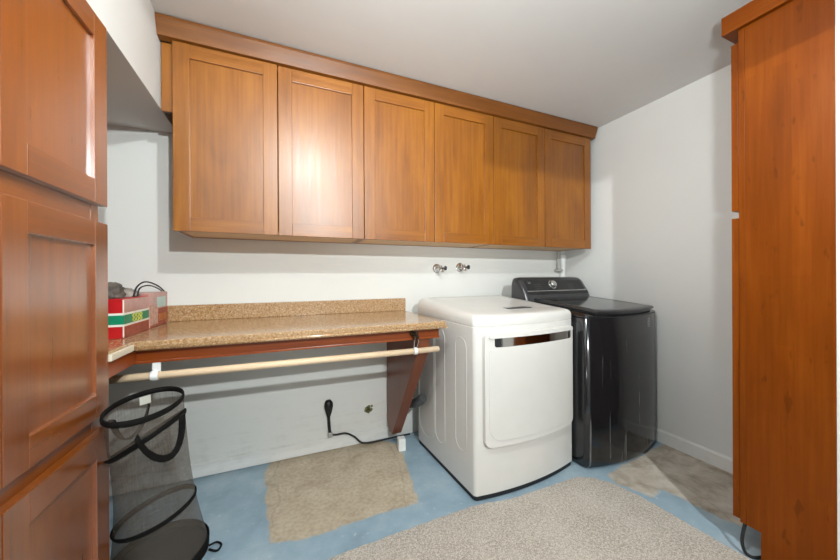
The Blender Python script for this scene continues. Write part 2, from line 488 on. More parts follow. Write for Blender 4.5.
# crown along the whole row
bm = BM()
f = add_prism(bm, [(UY+.02, 2.152), (UY-.012, 2.158), (UY-.016, 2.175), (UY-.034, 2.222), (UY-.034, ZC-.004), (UY+.02, ZC-.004)], 0, -.517, 2.222, .0012, grain=0)
struct('trim_2', bm, M['maple_crown'])
# filler between soffit and first cabinet
bm = BM(); add_box(bm, (-.513, UY+.03, 1.842), (-.468, UY+.05, 2.152), .0008); struct('trim_3', bm, M['maple'])

# tall cabinet on the left
t = thing('tall_cabinet', 'tall reddish-brown pantry cabinet with stacked shaker doors beside the mesh hamper', 'cabinet', (-.8, .86, 0))
bm = BM()
Y0, Y1, XF = .470, 1.263, -.522
add_box(bm, (XL+.003, Y0, .0), (XF-.02, Y0+.018, 1.846)); add_box(bm, (XL+.003, Y1-.018, 0), (XF-.02, Y1, 1.846))
add_box(bm, (XL+.003, Y0+.018, 0), (XL+.012, Y1-.018, 1.846))
add_box(bm, (XL+.012, Y0+.018, 1.828), (XF-.02, Y1-.018, 1.846), grain=1)
add_box(bm, (XL+.012, Y0+.018, .10), (XF-.02, Y1-.018, .118), grain=1)
obj('carcass', bm, M['cherry'], t)
bm = BM()
for y in (Y0, (Y0+Y1)/2-.02, Y1-.04): add_box(bm, (XF-.02, y, .0), (XF, y+.04, 1.846), .001)
for z0, z1 in ((.0, .13), (.615, .70), (1.225, 1.325), (1.80, 1.846)):
    for ya, yb in ((Y0+.04, (Y0+Y1)/2-.02), ((Y0+Y1)/2+.02, Y1-.04)): add_box(bm, (XF-.02, ya, z0), (XF-.0005, yb, z1), .001, grain=1)
obj('face_frame', bm, M['cherry'], t)
for ya, yb in ((.870, 1.263), (.472, .866)):
    for z0, z1 in ((.105, .632), (.680, 1.247), (1.300, 1.846)):
        shaker_door(t, M['cherry'], 0, -.500, ya, yb, z0, z1, +1, st=.068, th=.0215, rec=.010)

# tall cabinet on the right (seen from its side)
t = thing('tall_cabinet', 'tall amber-brown cabinet seen from its side, standing by the right wall', 'cabinet', (1.94, .52, 0))
c = 1.632
bm = BM(); add_prism(bm, [(.411, 0), (.588, 0), (.588, .122), (.628, .122), (.628, 2.035), (.411, 2.035)], 0, c-.006, c+.014, .001)
obj('side_panel', bm, M['bamboo'], t)
bm = BM()
add_box(bm, (XR-.022, .411, .0), (XR-.004, .626, 2.035)); add_box(bm, (c+.014, .411, .10), (XR-.022, .417, 2.035))
add_box(bm, (c+.014, .417, 2.017), (XR-.022, .626, 2.035), grain=0); add_box(bm, (c+.014, .417, .122), (XR-.022, .626, .14), grain=0)
add_box(bm, (c+.014, .572, 0), (XR-.022, .587, .122), grain=0)
obj('carcass', bm, M['bamboo'], t)
bm = BM()
add_box(bm, (c-.006, .6285, .122), (c+.034, .6465, 2.035), .0012); add_box(bm, (XR-.044, .6285, .122), (XR-.004, .6465, 2.035), .0012)
for z0, z1 in ((.122, .165), (1.29, 1.35), (1.97, 2.035)): add_box(bm, (c+.034, .6285, z0), (XR-.044, .646, z1), .001, grain=0)
obj('face_frame', bm, M['bamboo'], t)
for z0, z1 in ((.132, 1.306), (1.334, 1.99)):
    for xa, xb in ((c-.004, 1.936), (1.940, XR-.008)): shaker_door(t, M['bamboo'], 1, .669, xa, xb, z0, z1, +1)
bm = BM()
add_prism(bm, [(c-.024, 2.036), (c-.024, 2.108), (c-.004, 2.108), (c-.004, 2.036)], 1, .411, .690, .001, grain=1)
add_box(bm, (c-.004, .668, 2.036), (XR-.004, .690, 2.108), .001, grain=0)
add_box(bm, (c-.004, .411, 2.0355), (XR-.004, .668, 2.05), grain=0)
obj('crown_molding', bm, M['bamboo'], t)

# ------------------------------------------------------------------ counter
t = thing('countertop', 'L-shaped beige speckled laminate counter with backsplash and wooden apron', 'countertop', (0, 1.75, .776))
ZT = .856
bm = BM()
add_prism(bm, [(XL+.002, 1.268), (-.502, 1.268), (-.502, 1.437), (.752, 1.432), (.752, D-.002), (XL+.002, D-.002)], 2, ZT-.034, ZT, .006, seg=3)
for f in bm.faces: f.smooth = False
top = obj('worktop', bm, M['counter'], t)
bm = BM()
add_tube(bm, [(-.50, 1.432, ZT-.027), (.744, 1.427, ZT-.027)], .0075, 10)
add_tube(bm, [(.754, 1.432, ZT-.027), (.754, D-.003, ZT-.027)], .0075, 10)
obj('edge_bead', bm, M['counter'], t)
bm = BM(); add_box(bm, (-.505, 1.268, ZT-.03), (-.494, 1.425, ZT-.008), .003)  # paleness stands in for light reflected off the edge
o = obj('edge_strip', bm, M['edge_gleam'], t); o['label'] = 'pale laminate edge strip with reflected light painted in'
bm = BM(); add_box(bm, (XL+.002, D-.022, ZT), (.756, D-.001, .940), .004)
obj('backsplash', bm, M['counter'], t)
bm = BM()
add_box(bm, (-.522, 1.466, .774), (.727, 1.486, ZT-.034), .001, grain=0)
add_box(bm, (-.522, 1.268, .774), (-.503, 1.466, ZT-.034), .001, grain=1)
add_box(bm, (-.522, 1.462, .770), (.729, 1.470, .779), .002, grain=0)
obj('apron', bm, M['apron'], t)

bm = BM()
add_prism(bm, [(D-.012, ZT-.035), (1.487, ZT-.035), (1.487, .71), (1.932, .078), (1.995, .072), (D-.012, .13)], 0, .622, .684, .002)
tag(obj('shelf_bracket', bm, [M['corbel']]), 'brown tapering wooden bracket propping the counter near the dryer', 'bracket')

# hanging rod with its two hangers
RZ0, RZ1, RY = .7225, .713, 1.462
rz = lambda x: RZ0+(RZ1-RZ0)*(x+.55)/1.25
bm = BM(); add_tube(bm, [(-.90, RY, rz(-.90)), (.722, RY, rz(.722))], .0143, 20)
tag(obj('hanging_rod', bm, M['dowel']), 'long pale wooden dowel hung under the counter edge', 'rod')
hx = .594
t = thing('rod_hook', 'rusty dark hook with metal clip holding the dowel at the dryer end', 'hook', (hx, RY, .74))
bm = BM()
add_lathe(bm, [(.0, 0), (.018, 0), (.020, .004), (.014, .010), (.0, .012)], (hx-.010, 1.4542, .806), 1, 20, False)
add_tube(bm, smooth_path([(hx-.01, 1.454, .812), (hx-.008, 1.440, .818), (hx-.002, 1.434, .80), (hx+.002, 1.436, .782), (hx, 1.446, .775)]), .007, 8)
add_tube(bm, [(hx+.013*math.cos(a*.6)-.006, 1.444+.008*math.sin(a*.6), .822-.0012*a) for a in range(46)], .0028, 6)
obj('coil_hook', bm, M['rust'], t)
bm = BM()
add_tube(bm, [(hx+.018*math.cos(a), RY+.0*math.sin(a), 0) for a in (0,)]*0 or [(hx, RY+.0165*math.cos(a), rz(hx)+.0165*math.sin(a)) for a in [2*PI*i/20 for i in range(20)]], .0, 8, closed=True, flat=(.010, .0018))
o = obj('collar', bm, M['white_plastic'], t); o['label'] = 'white collar round the dowel'
bm = BM()
add_tube(bm, smooth_path([(hx-.006, 1.440, .79), (hx-.010, 1.447, .760), (hx-.006, RY, rz(hx)+.018)]), .0022, 8)
add_tube(bm, smooth_path([(hx+.004, 1.440, .79), (hx+.012, 1.447, .762), (hx+.008, RY, rz(hx)+.018)]), .0022, 8)
o = obj('wire_clip', bm, M['silver'], t); o['label'] = 'shiny wire clip'
hx = -.444
t = thing('rod_hanger', 'white strap hanger holding the dowel above the mesh hamper', 'hanger', (hx, RY, .74))
bm = BM(); add_box(bm, (hx-.013, RY+.0035, rz(hx)+.014), (hx+.013, RY+.0075, .7738), .0008)
obj('strap', bm, M['white_plastic'], t)
bm = BM()
add_tube(bm, [(hx-.004, RY+.0163*math.cos(a), rz(hx)+.0163*math.sin(a)) for a in [2*PI*i/20 for i in range(20)]], .0, 8, closed=True, flat=(.013, .0018))
obj('collar', bm, M['white_plastic'], t)

# ------------------------------------------------------------------ dryer
t = thing('dryer', 'white front-loading clothes dryer between the counter and the black washer', 'dryer', (.827, 1.290, 0), math.radians(3.2))
W, DEP = .688, .63
def front(x, b=.036): u = (x/W-.5)*2; return -b*(1-u*u)
def outline(y1, inset=0, n=24, b=.036, r=.022, W=W):
    """Closed plan outline, counter-clockwise from the front left; the front is bowed."""
    pts = []
    fr = lambda x: -b*(1-((x/W-.5)*2)**2)
    for k in range(6):
        a = PI+PI/2*k/5; pts.append((r+r*math.cos(a), r+r*math.sin(a)+fr(r)))
    for k in range(1, n): x = r+(W-2*r)*k/n; pts.append((x, fr(x)))
    for k in range(6):
        a = 1.5*PI+PI/2*k/5; pts.append((W-r+r*math.cos(a), r+r*math.sin(a)+fr(W-r)))
    for k in range(6):
        a = PI/2*k/5; pts.append((W-r+r*math.cos(a), y1-r+r*math.sin(a)))
    for k in range(6):
        a = PI/2+PI/2*k/5; pts.append((r+r*math.cos(a), y1-r+r*math.sin(a)))
    if inset:
        cx, cy = W/2, y1/2; fx = 1-inset/(W/2); fy = 1-inset/(y1/2)
        pts = [(cx+(x-cx)*fx, cy+(y-cy)*fy) for x, y in pts]
    return pts
R3 = lambda pts, z: [(x, y, z(x, y) if callable(z) else z) for x, y in pts]
bm = BM()
add_rings(bm, [R3(outline(DEP), .028), R3(outline(DEP), .838), R3(outline(DEP, .003), .8405)], True, True)
# embossed contours pressed into the left side
def stadium(y0, y1, z0, z1, r=.05, n=8):
    P = []
    for (cy, cz, a0) in ((y1-r, z1-r, 0), (y0+r, z1-r, PI/2), (y0+r, z0+r, PI), (y1-r, z0+r, 1.5*PI)):
        for k in range(n+1): a = a0+PI/2*k/n; P.append((0.0003, cy+r*math.cos(a), cz+r*math.sin(a)))
    return P
for (a, b, z0, z1, r) in ((.065, .165, .20, .775, .05), (.275, .385, .14, .79, .05), (.40, .60, .10, .80, .09)):
    add_tube(bm, stadium(a, b, z0, z1, r), .0022, 6, closed=True)
obj('body', bm, M['white_enamel'], t, True, 40)
ztop = lambda x, y: .896+.052*min(1, max(0, y/.56))-.004*math.sin(PI*max(0, min(1, y/.6)))
def capz(k): return lambda x, y: .8405+(ztop(x, y)-.8405)*k
bm = BM()
add_rings(bm, [R3(outline(DEP, .001), .8405), R3(outline(DEP), .845), R3(outline(DEP), capz(.45)), R3(outline(DEP, .002), capz(.68)), R3(outline(DEP, .008), capz(.86)),
               R3(outline(DEP, .018), capz(.955)), R3(outline(DEP, .034), capz(1.0)), R3(outline(DEP, .075), capz(1.0)),  R3(outline(DEP, .10), capz(.975)), R3(outline(DEP, .20), capz(.97))], True, True)
obj('top_cover', bm, M['white_enamel'], t, True, 60)
bm = BM(); add_rings(bm, [R3(outline(DEP, .012), .0), R3(outline(DEP, .004), .004), R3(outline(DEP, .004), .028)], True, True)
o = obj('base_skirt', bm, M['black_rubber'], t, True, 40); o['label'] = 'black base skirt'
def curved_panel(x0, x1, z0, z1, off, th, r=.02, rb=None, n=40, rows=10, sag=0, bow=.036):
    """A rounded panel following the bowed front."""
    rb = rb or r; bm = BM()
    fr = lambda x: -bow*(1-((x/W-.5)*2)**2)
    xsn = [x0+(x1-x0)*(.5-.5*math.cos(PI*k/n)) for k in range(n+1)]
    def ins(x, rr):
        d = min(x-x0, x1-x)
        return rr-math.sqrt(max(0, rr*rr-(rr-d)**2)) if d < rr else 0
    F, Bk = [], []
    for x in xsn:
        zl = z0+ins(x, rb)-sag*(1-(((x-x0)/(x1-x0)-.5)*2)**2); zh = z1-ins(x, r)
        F.append([bm.verts.new((x, fr(x)-off-th, zl+(zh-zl)*j/rows)) for j in range(rows+1)])
        Bk.append([bm.verts.new((x, fr(x)-off, zl+(zh-zl)*j/rows)) for j in range(rows+1)])
    fs = []
    for i in range(n):
        for j in range(rows):
            fs.append(bm.faces.new((F[i][j], F[i+1][j], F[i+1][j+1], F[i][j+1])))
            fs.append(bm.faces.new((Bk[i][j], Bk[i][j+1], Bk[i+1][j+1], Bk[i+1][j])))
        fs.append(bm.faces.new((F[i][0], Bk[i][0], Bk[i+1][0], F[i+1][0])))
        fs.append(bm.faces.new((F[i][rows], F[i+1][rows], Bk[i+1][rows], Bk[i][rows])))
    for i in (0, n):
        for j in range(rows):
            fs.append(bm.faces.new((F[i][j], F[i][j+1], Bk[i][j+1], Bk[i][j])))
    bmesh.ops.recalc_face_normals(bm, faces=fs); bm.normal_update(); set_uv(bm, fs)
    return bm
def bevel(o, w, seg=3):
    b = o.modifiers.new('bevel', 'BEVEL'); b.width = w; b.segments = seg; b.limit_method = 'ANGLE'; b.angle_limit = math.radians(50)
    return o
door = obj('door', curved_panel(.042, .652, .262, .812, .001, .022, .028, .035, sag=.006), M['white_enamel'], t, True, 40); bevel(door, .006)
o = obj('door_inset', curved_panel(.062, .634, .292, .735, .023, .003, .012, .07, sag=.006), M['white_enamel'], door, True, 40); bevel(o, .0025)
o = obj('handle_strip', curved_panel(.092, .628, .742, .787, .0225, .0025, .006, .012), M['steel'], door, True, 40); o['label'] = 'mirror-bright chrome handle strip'
bevel(o, .001)
o = obj('handle_lip', curved_panel(.060, .636, .787, .806, .020, .014, .008, .003), M['white_enamel'], door, True, 40); bevel(o, .004)
bm = BM(); add_box(bm, (.318, .110, ztop(0, .125)-.0022), (.485, .168, ztop(0, .155)-.0004), .002)
o = obj('display', bm, M['dark_grey'], t, True); o['label'] = 'dark display strip on the top'
o.location = (0, 0, 0)

# ------------------------------------------------------------------ washer
WX = 1.530
t = thing('washer', 'black top-loading washing machine in the corner beside the white dryer', 'washer', (WX, 1.252, 0), math.radians(3.0))
WW, WD = .676, .62
wo = lambda inset=0, b=.062, y1=WD, r=.035: outline(y1, inset, 30, b, r, WW)
bm = BM()
add_rings(bm, [R3(wo(.010), .012), R3(wo(.002), .03), R3(wo(), .06), R3(wo(), .846), R3(wo(.004), .851)], True, True)
obj('body', bm, M['graphite'], t, True, 50)
bm = BM(); add_rings(bm, [R3(wo(.03), .0), R3(wo(.02), .012)], True, True); obj('base_skirt', bm, M['black_rubber'], t, True, 40)
wt = lambda x, y: .868+.042*min(1, max(-.1, y/.47))
wz = lambda k: (lambda x, y: .852+(wt(x, y)-.852)*k)
bm = BM()
add_rings(bm, [R3(wo(.004), .851), R3(wo(), .854), R3(wo(.0), wz(.4)), R3(wo(.006), wz(.7)), R3(wo(.018), wz(.92)), R3(wo(.036), wz(1.0)), R3(wo(.06), wz(1.0))], True, True)
obj('top_cover', bm, M['graphite'], t, True, 60)
# lid: bowed glass panel lying on the top cover
def lid_outline(inset=0, x0=.070, x1=.640, y1=.475, b=.06, n=24, r=.03):
    P = []
    fr = lambda x: .006-b*(1-((x/WW-.5)*2)**2)
    for k in range(n+1): x = x0+(x1-x0)*k/n; P.append((x, fr(x)))
    P += [(x1, y1-r), (x1-.3*r, y1-.3*r), (x1-r, y1), (x0+r, y1), (x0+.3*r, y1-.3*r), (x0, y1-r)]
    cx, cy = (x0+x1)/2, y1/2
    return [(cx+(x-cx)*(1-inset/.29), cy+(y-cy)*(1-inset/.27)) for x, y in P]
lz = lambda h: (lambda x, y: wt(x, y)+h)
bm = BM()
add_rings(bm, [R3(lid_outline(.012), lz(-.004)), R3(lid_outline(.012), lz(.008)), R3(lid_outline(), lz(.011)), R3(lid_outline(), lz(.020)), R3(lid_outline(.006), lz(.025)), R3(lid_outline(.03), lz(.026)), R3(lid_outline(.034), lz(.0245))], True, False)
lid = obj('lid', bm, M['graphite_trim'], t, True, 50)
bm = BM(); add_rings(bm, [R3(lid_outline(.034), lz(.022)), R3(lid_outline(.034), lz(.0252)), R3(lid_outline(.05), lz(.0256))], True, True)
obj('lid_glass', bm, M['graphite_lid'], lid, True, 40)
# chrome-like seam line across the front
bm = BM(); P = [p for p in R3(outline(WD, -.0006, 30, .062, .035, WW), .8505)]
add_tube(bm, P[:42], .0016, 6); o = obj('seam_line', bm, M['graphite_trim'], t, True)
# console
bm = BM()
prof = [(.425, .885), (.461, .970), (.520, 1.063), (.535, 1.075), (.56, 1.079), (.592, 1.075), (.600, 1.055), (.600, .885)]
def con_ring(x, k, s=0):
    return [(x, .56+(y-.56)*k, .885+(z-.885)*(k if z > .97 else 1)) for y, z in prof]
secs = []
for x, k in ((.004, .80), (.012, .92), (.028, .985), (.05, 1), (.61, 1), (.64, .985), (.665, .92), (.678, .80)):
    secs.append(con_ring(x, k))
fs = add_rings(bm, secs, True, True)
con = obj('console', bm, M['graphite_trim'], t, True, 45)
sl = math.atan2(1.063-.970, .520-.461)          # slope of the console face
yc, zc = (.461+.520)/2, (.970+1.063)/2
def on_con(x, s, up=.0008):
    """Point on the console face, s metres up the slope from its middle."""
    return (x, yc+s*math.cos(sl)-up*math.sin(sl), zc+s*math.sin(sl)+up*math.cos(sl))
bm = BM()
def slab(bm, x0, x1, s0, s1, u0, u1):
    A = [on_con(x, s, u0) for x, s in ((x0, s0), (x1, s0), (x1, s1), (x0, s1))]; B = [on_con(x, s, u1) for x, s in ((x0, s0), (x1, s0), (x1, s1), (x0, s1))]
    add_rings(bm, [A, B], True, True, False)
slab(bm, .045, .625, -.036, .046, -.001, .0016); obj('control_panel', bm, M['black_plastic'], con, True)
bm = BM(); slab(bm, .030, .645, -.046, -.041, 0, .003); o = obj('trim_strip', bm, M['silver'], con, True); o['label'] = 'silver strip under the controls'
bm = BM(); slab(bm, .030, .645, -.068, -.046, -.002, .002); obj('lower_band', bm, M['black_plastic'], con, True)
# knob
bm = BM(); add_lathe(bm, [(.034, 0), (.034, .004), (.027, .005), (.026, .022), (.022, .026), (.0005, .026)], (0, 0, 0), 2, 32)
kn = obj('knob', bm, M['silver'], con, True, 40); kn.location = on_con(.298, .006, .001); kn.rotation_euler = (sl, 0, 0)
bm = BM(); add_lathe(bm, [(.036, 0), (.036, .003), (.028, .004)], (0, 0, 0), 2, 32)
kr = obj('knob_ring', bm, M['black_plastic'], con, True, 40); kr.location = on_con(.298, .006, .0012); kr.rotation_euler = (sl, 0, 0)
text('lettering', 'LG', .020, on_con(.085, .026, .0022), (sl, 0, 0), M['light_grey'], con)
random.seed(3)
for q in range(9):
    bm = BM(); x = .12+q*.014+(.27 if q > 4 else 0)
    for r_ in range(3): slab(bm, x, x+.008+random.random()*.003, -.026+r_*.017, -.0245+r_*.017, .0016, .0021)
    obj('printed_mark', bm, M['mid_grey'], con, True)
# badge on the front, upper corner
def on_front(x, z, off): u = (x/WW-.5)*2; return (x, -.062*(1-u*u)-off, z)
bm = BM()
def badge(bm, x0, x1, z0, z1, o0, o1):
    A = [on_front(x, z, o0) for x, z in ((x0, z0), (x1, z0), (x1, z1), (x0, z1))]; B = [on_front(x, z, o1) for x, z in ((x0, z0), (x1, z0), (x1, z1), (x0, z1))]
    add_rings(bm, [A, B], True, True, False)
badge(bm, .500, .535, .772, .826, -.001, .0014); bd = obj('badge', bm, M['light_grey'], t, True); bd['label'] = 'small grey sticker on the front'
bm = BM()
for k in range(5): badge(bm, .503, .516, .777+k*.0095, .7825+k*.0095, .0014, .002); badge(bm, .519, .532, .777+k*.0095, .7815+k*.0095, .0014, .002)
obj('print', bm, M['dark_grey'], bd, True)

# ------------------------------------------------------------------ plumbing on the wall
for x, z, lb in ((1.005, 1.146, 'chrome wall faucet under the cabinets, the one nearer the counter'), (1.195, 1.155, 'chrome wall faucet under the cabinets, the one nearer the black washer')):
    t = thing('wall_faucet', lb, 'faucet', (x, D, z), 0, 'laundry faucets on the back wall')
    bm = BM(); add_lathe(bm, [(.0, 0), (.034, 0), (.033, -.005), (.022, -.010), (.0, -.011)], (x, D-.001, z), 1, 28, False); obj('escutcheon', bm, M['chrome'], t)
    bm = BM()
    add_tube(bm, [(x, D-.008, z), (x, D-.062, z)], .012, 14)
    add_lathe(bm, [(.0, -.02), (.017, -.018), (.017, .018), (.0, .02)], (x, D-.05, z), 2, 18, False)
    add_tube(bm, smooth_path([(x, D-.052, z), (x-.004, D-.072, z-.006), (x-.006, D-.078, z-.028)]), [.011]*16+[.013], 14)
    obj('valve', bm, M['chrome'], t, smooth_angle=50)
    bm = BM(); add_tube(bm, [(x+.012, D-.052, z), (x+.036, D-.055, z)], .006, 10)
    add_lathe(bm, [(.0, 0), (.015, .001), (.016, .010), (.010, .014), (.0, .015)], (x+.036, D-.055, z), 0, 18, False)
    o = obj('handle', bm, M['dark_grey'], t, smooth_angle=50); o['label'] = 'small dark handle'
px_ = 2.150
t = thing('drain_standpipe', 'white plastic drain pipes on the wall behind the black washer', 'pipe', (px_, D-.03, .5))
bm = BM(); add_tube(bm, [(px_+.05, D-.026, .40), (px_+.05, D-.026, 1.24)], .022, 18); add_lathe(bm, [(.022, 0), (.028, .002), (.028, .05), (.020, .052)], (px_+.05, D-.026, 1.215), 2, 20)
obj('white_pipe', bm, M['white_plastic'], t, smooth_angle=50)
bm = BM(); add_tube(bm, [(px_, D-.03, 1.13), (px_, D-.03, 1.298)], .015, 16)
add_lathe(bm, [(.016, -.012), (.034, -.008), (.034, .002), (.016, .012)], (px_-.004, D-.036, 1.14), 2, 20)
add_tube(bm, [(px_, D-.03, 1.14), (px_+.05, D-.03, 1.14)], .010, 12)
o = obj('grey_pipe', bm, M['grey_plastic'], t, smooth_angle=50); o['label'] = 'grey pipe with flange'

# ------------------------------------------------------------------ below the counter
t = thing('appliance_lead', 'black plug and cord on the wall under the counter', 'cord', (.24, D-.02, .2))
bm = BM()
add_rings(bm, [[(.243+w*math.cos(a), D-.001-d*(1-abs(math.cos(a))*.4 if math.sin(a) >= 0 else 0), z) for a in [2*PI*k/16 for k in range(16)]]
               for w, d, z in ((.005, .012, .200), (.010, .018, .212), (.019, .026, .245), (.026, .030, .280), (.025, .028, .302), (.015, .020, .315), (.004, .01, .318))])
obj('plug', bm, M['black_plastic'], t, smooth_angle=60)
bm = BM(); add_tube(bm, smooth_path([(.243, D-.012, .210), (.245, D-.014, .17), (.249, D-.014, .12), (.250, D-.018, .105)]), .009, 10)
add_tube(bm, smooth_path([(.250, D-.018, .105), (.285, D-.022, .098), (.345, D-.022, .095), (.40, D-.022, .062), (.445, D-.025, .018), (.50, D-.03, .007), (.57, D-.034, .008), (.62, D-.038, .012), (.68, D-.03, .010), (.78, D-.03, .008)]), .0055, 10)
obj('cable', bm, M['black_rubber'], t)
bm = BM(); add_box(bm, (.238, D-.030, .088), (.264, D-.0105, .118), .004); o = obj('cable_clip', bm, M['grey_plastic'], t); o['label'] = 'pale cable clip'
bm = BM()
random.seed(11)
for (x, z, r) in ((.485, .214, .016), (.500, .227, .013), (.512, .208, .013), (.497, .200, .014), (.520, .232, .008)):
    P = [(x+r*(.75+.5*random.random())*math.cos(a), D-.0012, z+r*(.75+.5*random.random())*math.sin(a)) for a in [2*PI*k/12 for k in range(12)]]
    add_rings(bm, [[(p[0], D+.001, p[2]) for p in P], P], False, True)
obj('plaster_hole', bm, M['stain'], wall_back)
bm = BM(); add_prism(bm, [(.640, 1.855), (.684, 1.85), (.688, 1.895), (.645, 1.90)], 2, .0, .075, .003)
tag(obj('pipe_stub', bm, M['white_plastic']), 'white painted stub on the floor below the brown bracket', 'block')
# grey vent duct behind the dryer
bm = BM()
path = smooth_path([(.742, D-.012, .25), (.738, 1.95, .255), (.726, 1.86, .285), (.735, 1.79, .315), (.757, 1.742, .36)], 10)
add_tube(bm, path, [.026+.0022*math.sin(i*1.9) for i in range(len(path))], 20)
tag(obj('vent_duct', bm, M['duct'], smooth_angle=40), 'dark grey vent duct between the brown bracket and the dryer back', 'duct')

# ------------------------------------------------------------------ cartons on the counter
def carton(label, x0, x1, y0, y1, z1, kind):
    t = thing('carton', label, 'box', ((x0+x1)/2, (y0+y1)/2, ZT))
    z0 = ZT+.0005
    bm = BM(); add_box(bm, (x0, y0, z0), (x1, y1, z1), .003)
    obj('carton_body', bm, M['red_card'] if kind == 0 else M['pink_card'], t)
    h = z1-z0
    if kind == 0:
        for nm, a, b, mt in (('white_stripe', .30, .64, 'white_print'), ('green_stripe', .355, .585, 'green_print')):
            e = .0006 if nm[0] == 'w' else .0011
            bm = BM(); add_box(bm, (x0+.002, y0-e, z0+a*h), (x1+e, y1-.003, z0+b*h)); obj(nm, bm, M[mt], t)
        bm = BM(); add_box(bm, (x1-.002, y0+.004, z0+.645*h), (x1+.0007, y1-.004, z1-.003)); obj('gloss_band', bm, M['pink_card'], t)  # painted gloss washing out the red on this side
        bm = BM(); add_box(bm, (x1-.002, y0+.004, z0+.003), (x1+.0005, y1-.003, z0+.29*h)); obj('lower_band', bm, M['dull_card'], t)  # dulled red, gloss on the lower side painted in
        bm = BM(); add_box(bm, (x1-.002, y0-.001, z0+.004), (x1+.001, y0+.003, z1-.004)); obj('edge_tape', bm, M['white_print'], t)
        bm = BM()
        for r_ in range(2):
            for q in range(3):
                yc_ = y0+.085+q*.032; zz = z0+(.415+.11*r_)*h
                add_tube(bm, [(x1+.0018, yc_+.011*math.cos(a), zz+.0075*math.sin(a)) for a in [2*PI*k/12 for k in range(12)]], .0017, 6, closed=True)
        obj('emblem', bm, M['yellow_print'], t)
    else:
        bm = BM(); add_box(bm, (x1-.002, y0+.004, z0+.01*h), (x1+.0008, y1-.003, z0+.52*h)); obj('lower_band', bm, M['dull_card'], t)
        bm = BM(); add_box(bm, (x1-.002, y0+.003, z0+.08*h), (x1+.0012, y0+.10, z0+.66*h)); obj('clear_tape', bm, M['tape'], t)
        bm = BM(); add_box(bm, (x1-.002, y0+.11, z0+.14*h), (x1+.0014, y1-.03, z0+.36*h)); obj('brown_print', bm, M['brown_card'], t)
        bm = BM(); add_box(bm, (x1-.002, y0+.09, z0+.56*h), (x1+.0014, y1-.035, z0+.86*h)); obj('pale_label', bm, M['teal_print'], t)
    return t
carton('red carton with green and white stripes, nearer the tall cabinet', -.86, -.562, 1.530, 1.772, 1.006, 0)
carton('faded pink carton with pale label, against the backsplash', -.80, -.562, 1.776, 2.012, 1.016, 1)
def blob(name, c_, s, mat, seed, label, cat, amp=.3):
    bm = BM(); bmesh.ops.create_icosphere(bm, subdivisions=4, radius=1)
    for v in bm.verts:
        n = v.co.normalized()
        k = 1+amp*mnoise.fractal(n*1.7+Vector((seed, 0, 0)), 1, 2, 4)+.12*mnoise.noise(n*6+Vector((0, seed, 0)))
        v.co = Vector((n.x*s[0]*k, n.y*s[1]*k, max(-.35, n.z*k)*s[2]))+Vector(c_)
    mz = min(v.co.z for v in bm.verts)
    for v in bm.verts: v.co.z += c_[2]-mz
    for f in bm.faces: f.smooth = True
    return tag(obj(name, bm, mat), label, cat)
blob('crumpled_bag', (-.630, 1.588, 1.0065), (.050, .048, .042), M['dark_cloth'], 3.1, 'crumpled dark bag on the striped red carton', 'bag')
blob('folded_cloth', (-.618, 1.705, 1.0065), (.042, .052, .026), M['grey_cloth'], 8.4, 'crumpled grey cloth bundle on the striped carton behind the dark bag', 'cloth', .2)
bm = BM()
add_tube(bm, smooth_path([(-.570, 1.640, 1.0105), (-.566, 1.655, 1.045), (-.566, 1.72, 1.066), (-.566, 1.80, 1.064), (-.566, 1.90, 1.045), (-.566, 1.975, 1.0195)]), .0033, 8)
add_tube(bm, smooth_path([(-.566, 1.665, 1.0105), (-.566, 1.685, 1.040), (-.566, 1.75, 1.051), (-.566, 1.82, 1.048), (-.568, 1.90, 1.034), (-.572, 1.965, 1.0195)]), .003, 8)
tag(obj('loose_cable', bm, M['black_rubber']), 'thin black cable looping over the cartons', 'cable')

# ------------------------------------------------------------------ mesh hamper
t = thing('laundry_hamper', 'black mesh pop-up laundry hamper under the counter beside the tall cabinet', 'hamper', (-.43, 1.5, 0))
BC, BR = Vector((-.442, 1.500)), (.150, .150)
TC, TR = Vector((-.396, 1.222)), (.087, .145)
ZH = .695
def hp(a, k, e=0):
    """Point on the hamper wall: angle a, height fraction k."""
    w = k**1.15
    c_ = BC.lerp(TC, w); rx = BR[0]+(TR[0]-BR[0])*w+e; ry = BR[1]+(TR[1]-BR[1])*w+e
    pinch = 1-.15*math.sin(PI*min(1, max(0, k)))
    return Vector((c_.x+rx*pinch*math.cos(a), c_.y+ry*pinch*math.sin(a), .012+(ZH-.012)*k))
bm = BM(); uvl = bm.loops.layers.uv.verify(); NA, NK = 64, 24
G = [[bm.verts.new(hp(2*PI*i/NA, j/NK)) for i in range(NA)] for j in range(NK+1)]
for j in range(NK):
    for i in range(NA):
        f = bm.faces.new((G[j][i], G[j][(i+1) % NA], G[j+1][(i+1) % NA], G[j+1][i])); f.smooth = True
        for lp, (u, v) in zip(f.loops, ((i, j), (i+1, j), (i+1, j+1), (i, j+1))): lp[uvl].uv = (u/NA, v/NK)
obj('mesh_wall', bm, M['net'], t)
bm = BM()
def base_ring(s, z): return [(BC.x+BR[0]*s*math.cos(2*PI*i/48), BC.y+BR[1]*s*math.sin(2*PI*i/48), z) for i in range(48)]
add_rings(bm, [base_ring(.96, 0.0), base_ring(1.01, .004), base_ring(1.02, .045), base_ring(.99, .05), base_ring(.97, .02), base_ring(.9, .016)], True, True)
obj('base', bm, M['black_tape'], t, smooth_angle=50)
bm = BM(); add_tube(bm, [hp(2*PI*i/64, 1) for i in range(64)], 0, 8, closed=True, flat=(.009, .0035)); obj('rim_band', bm, M['black_tape'], t)
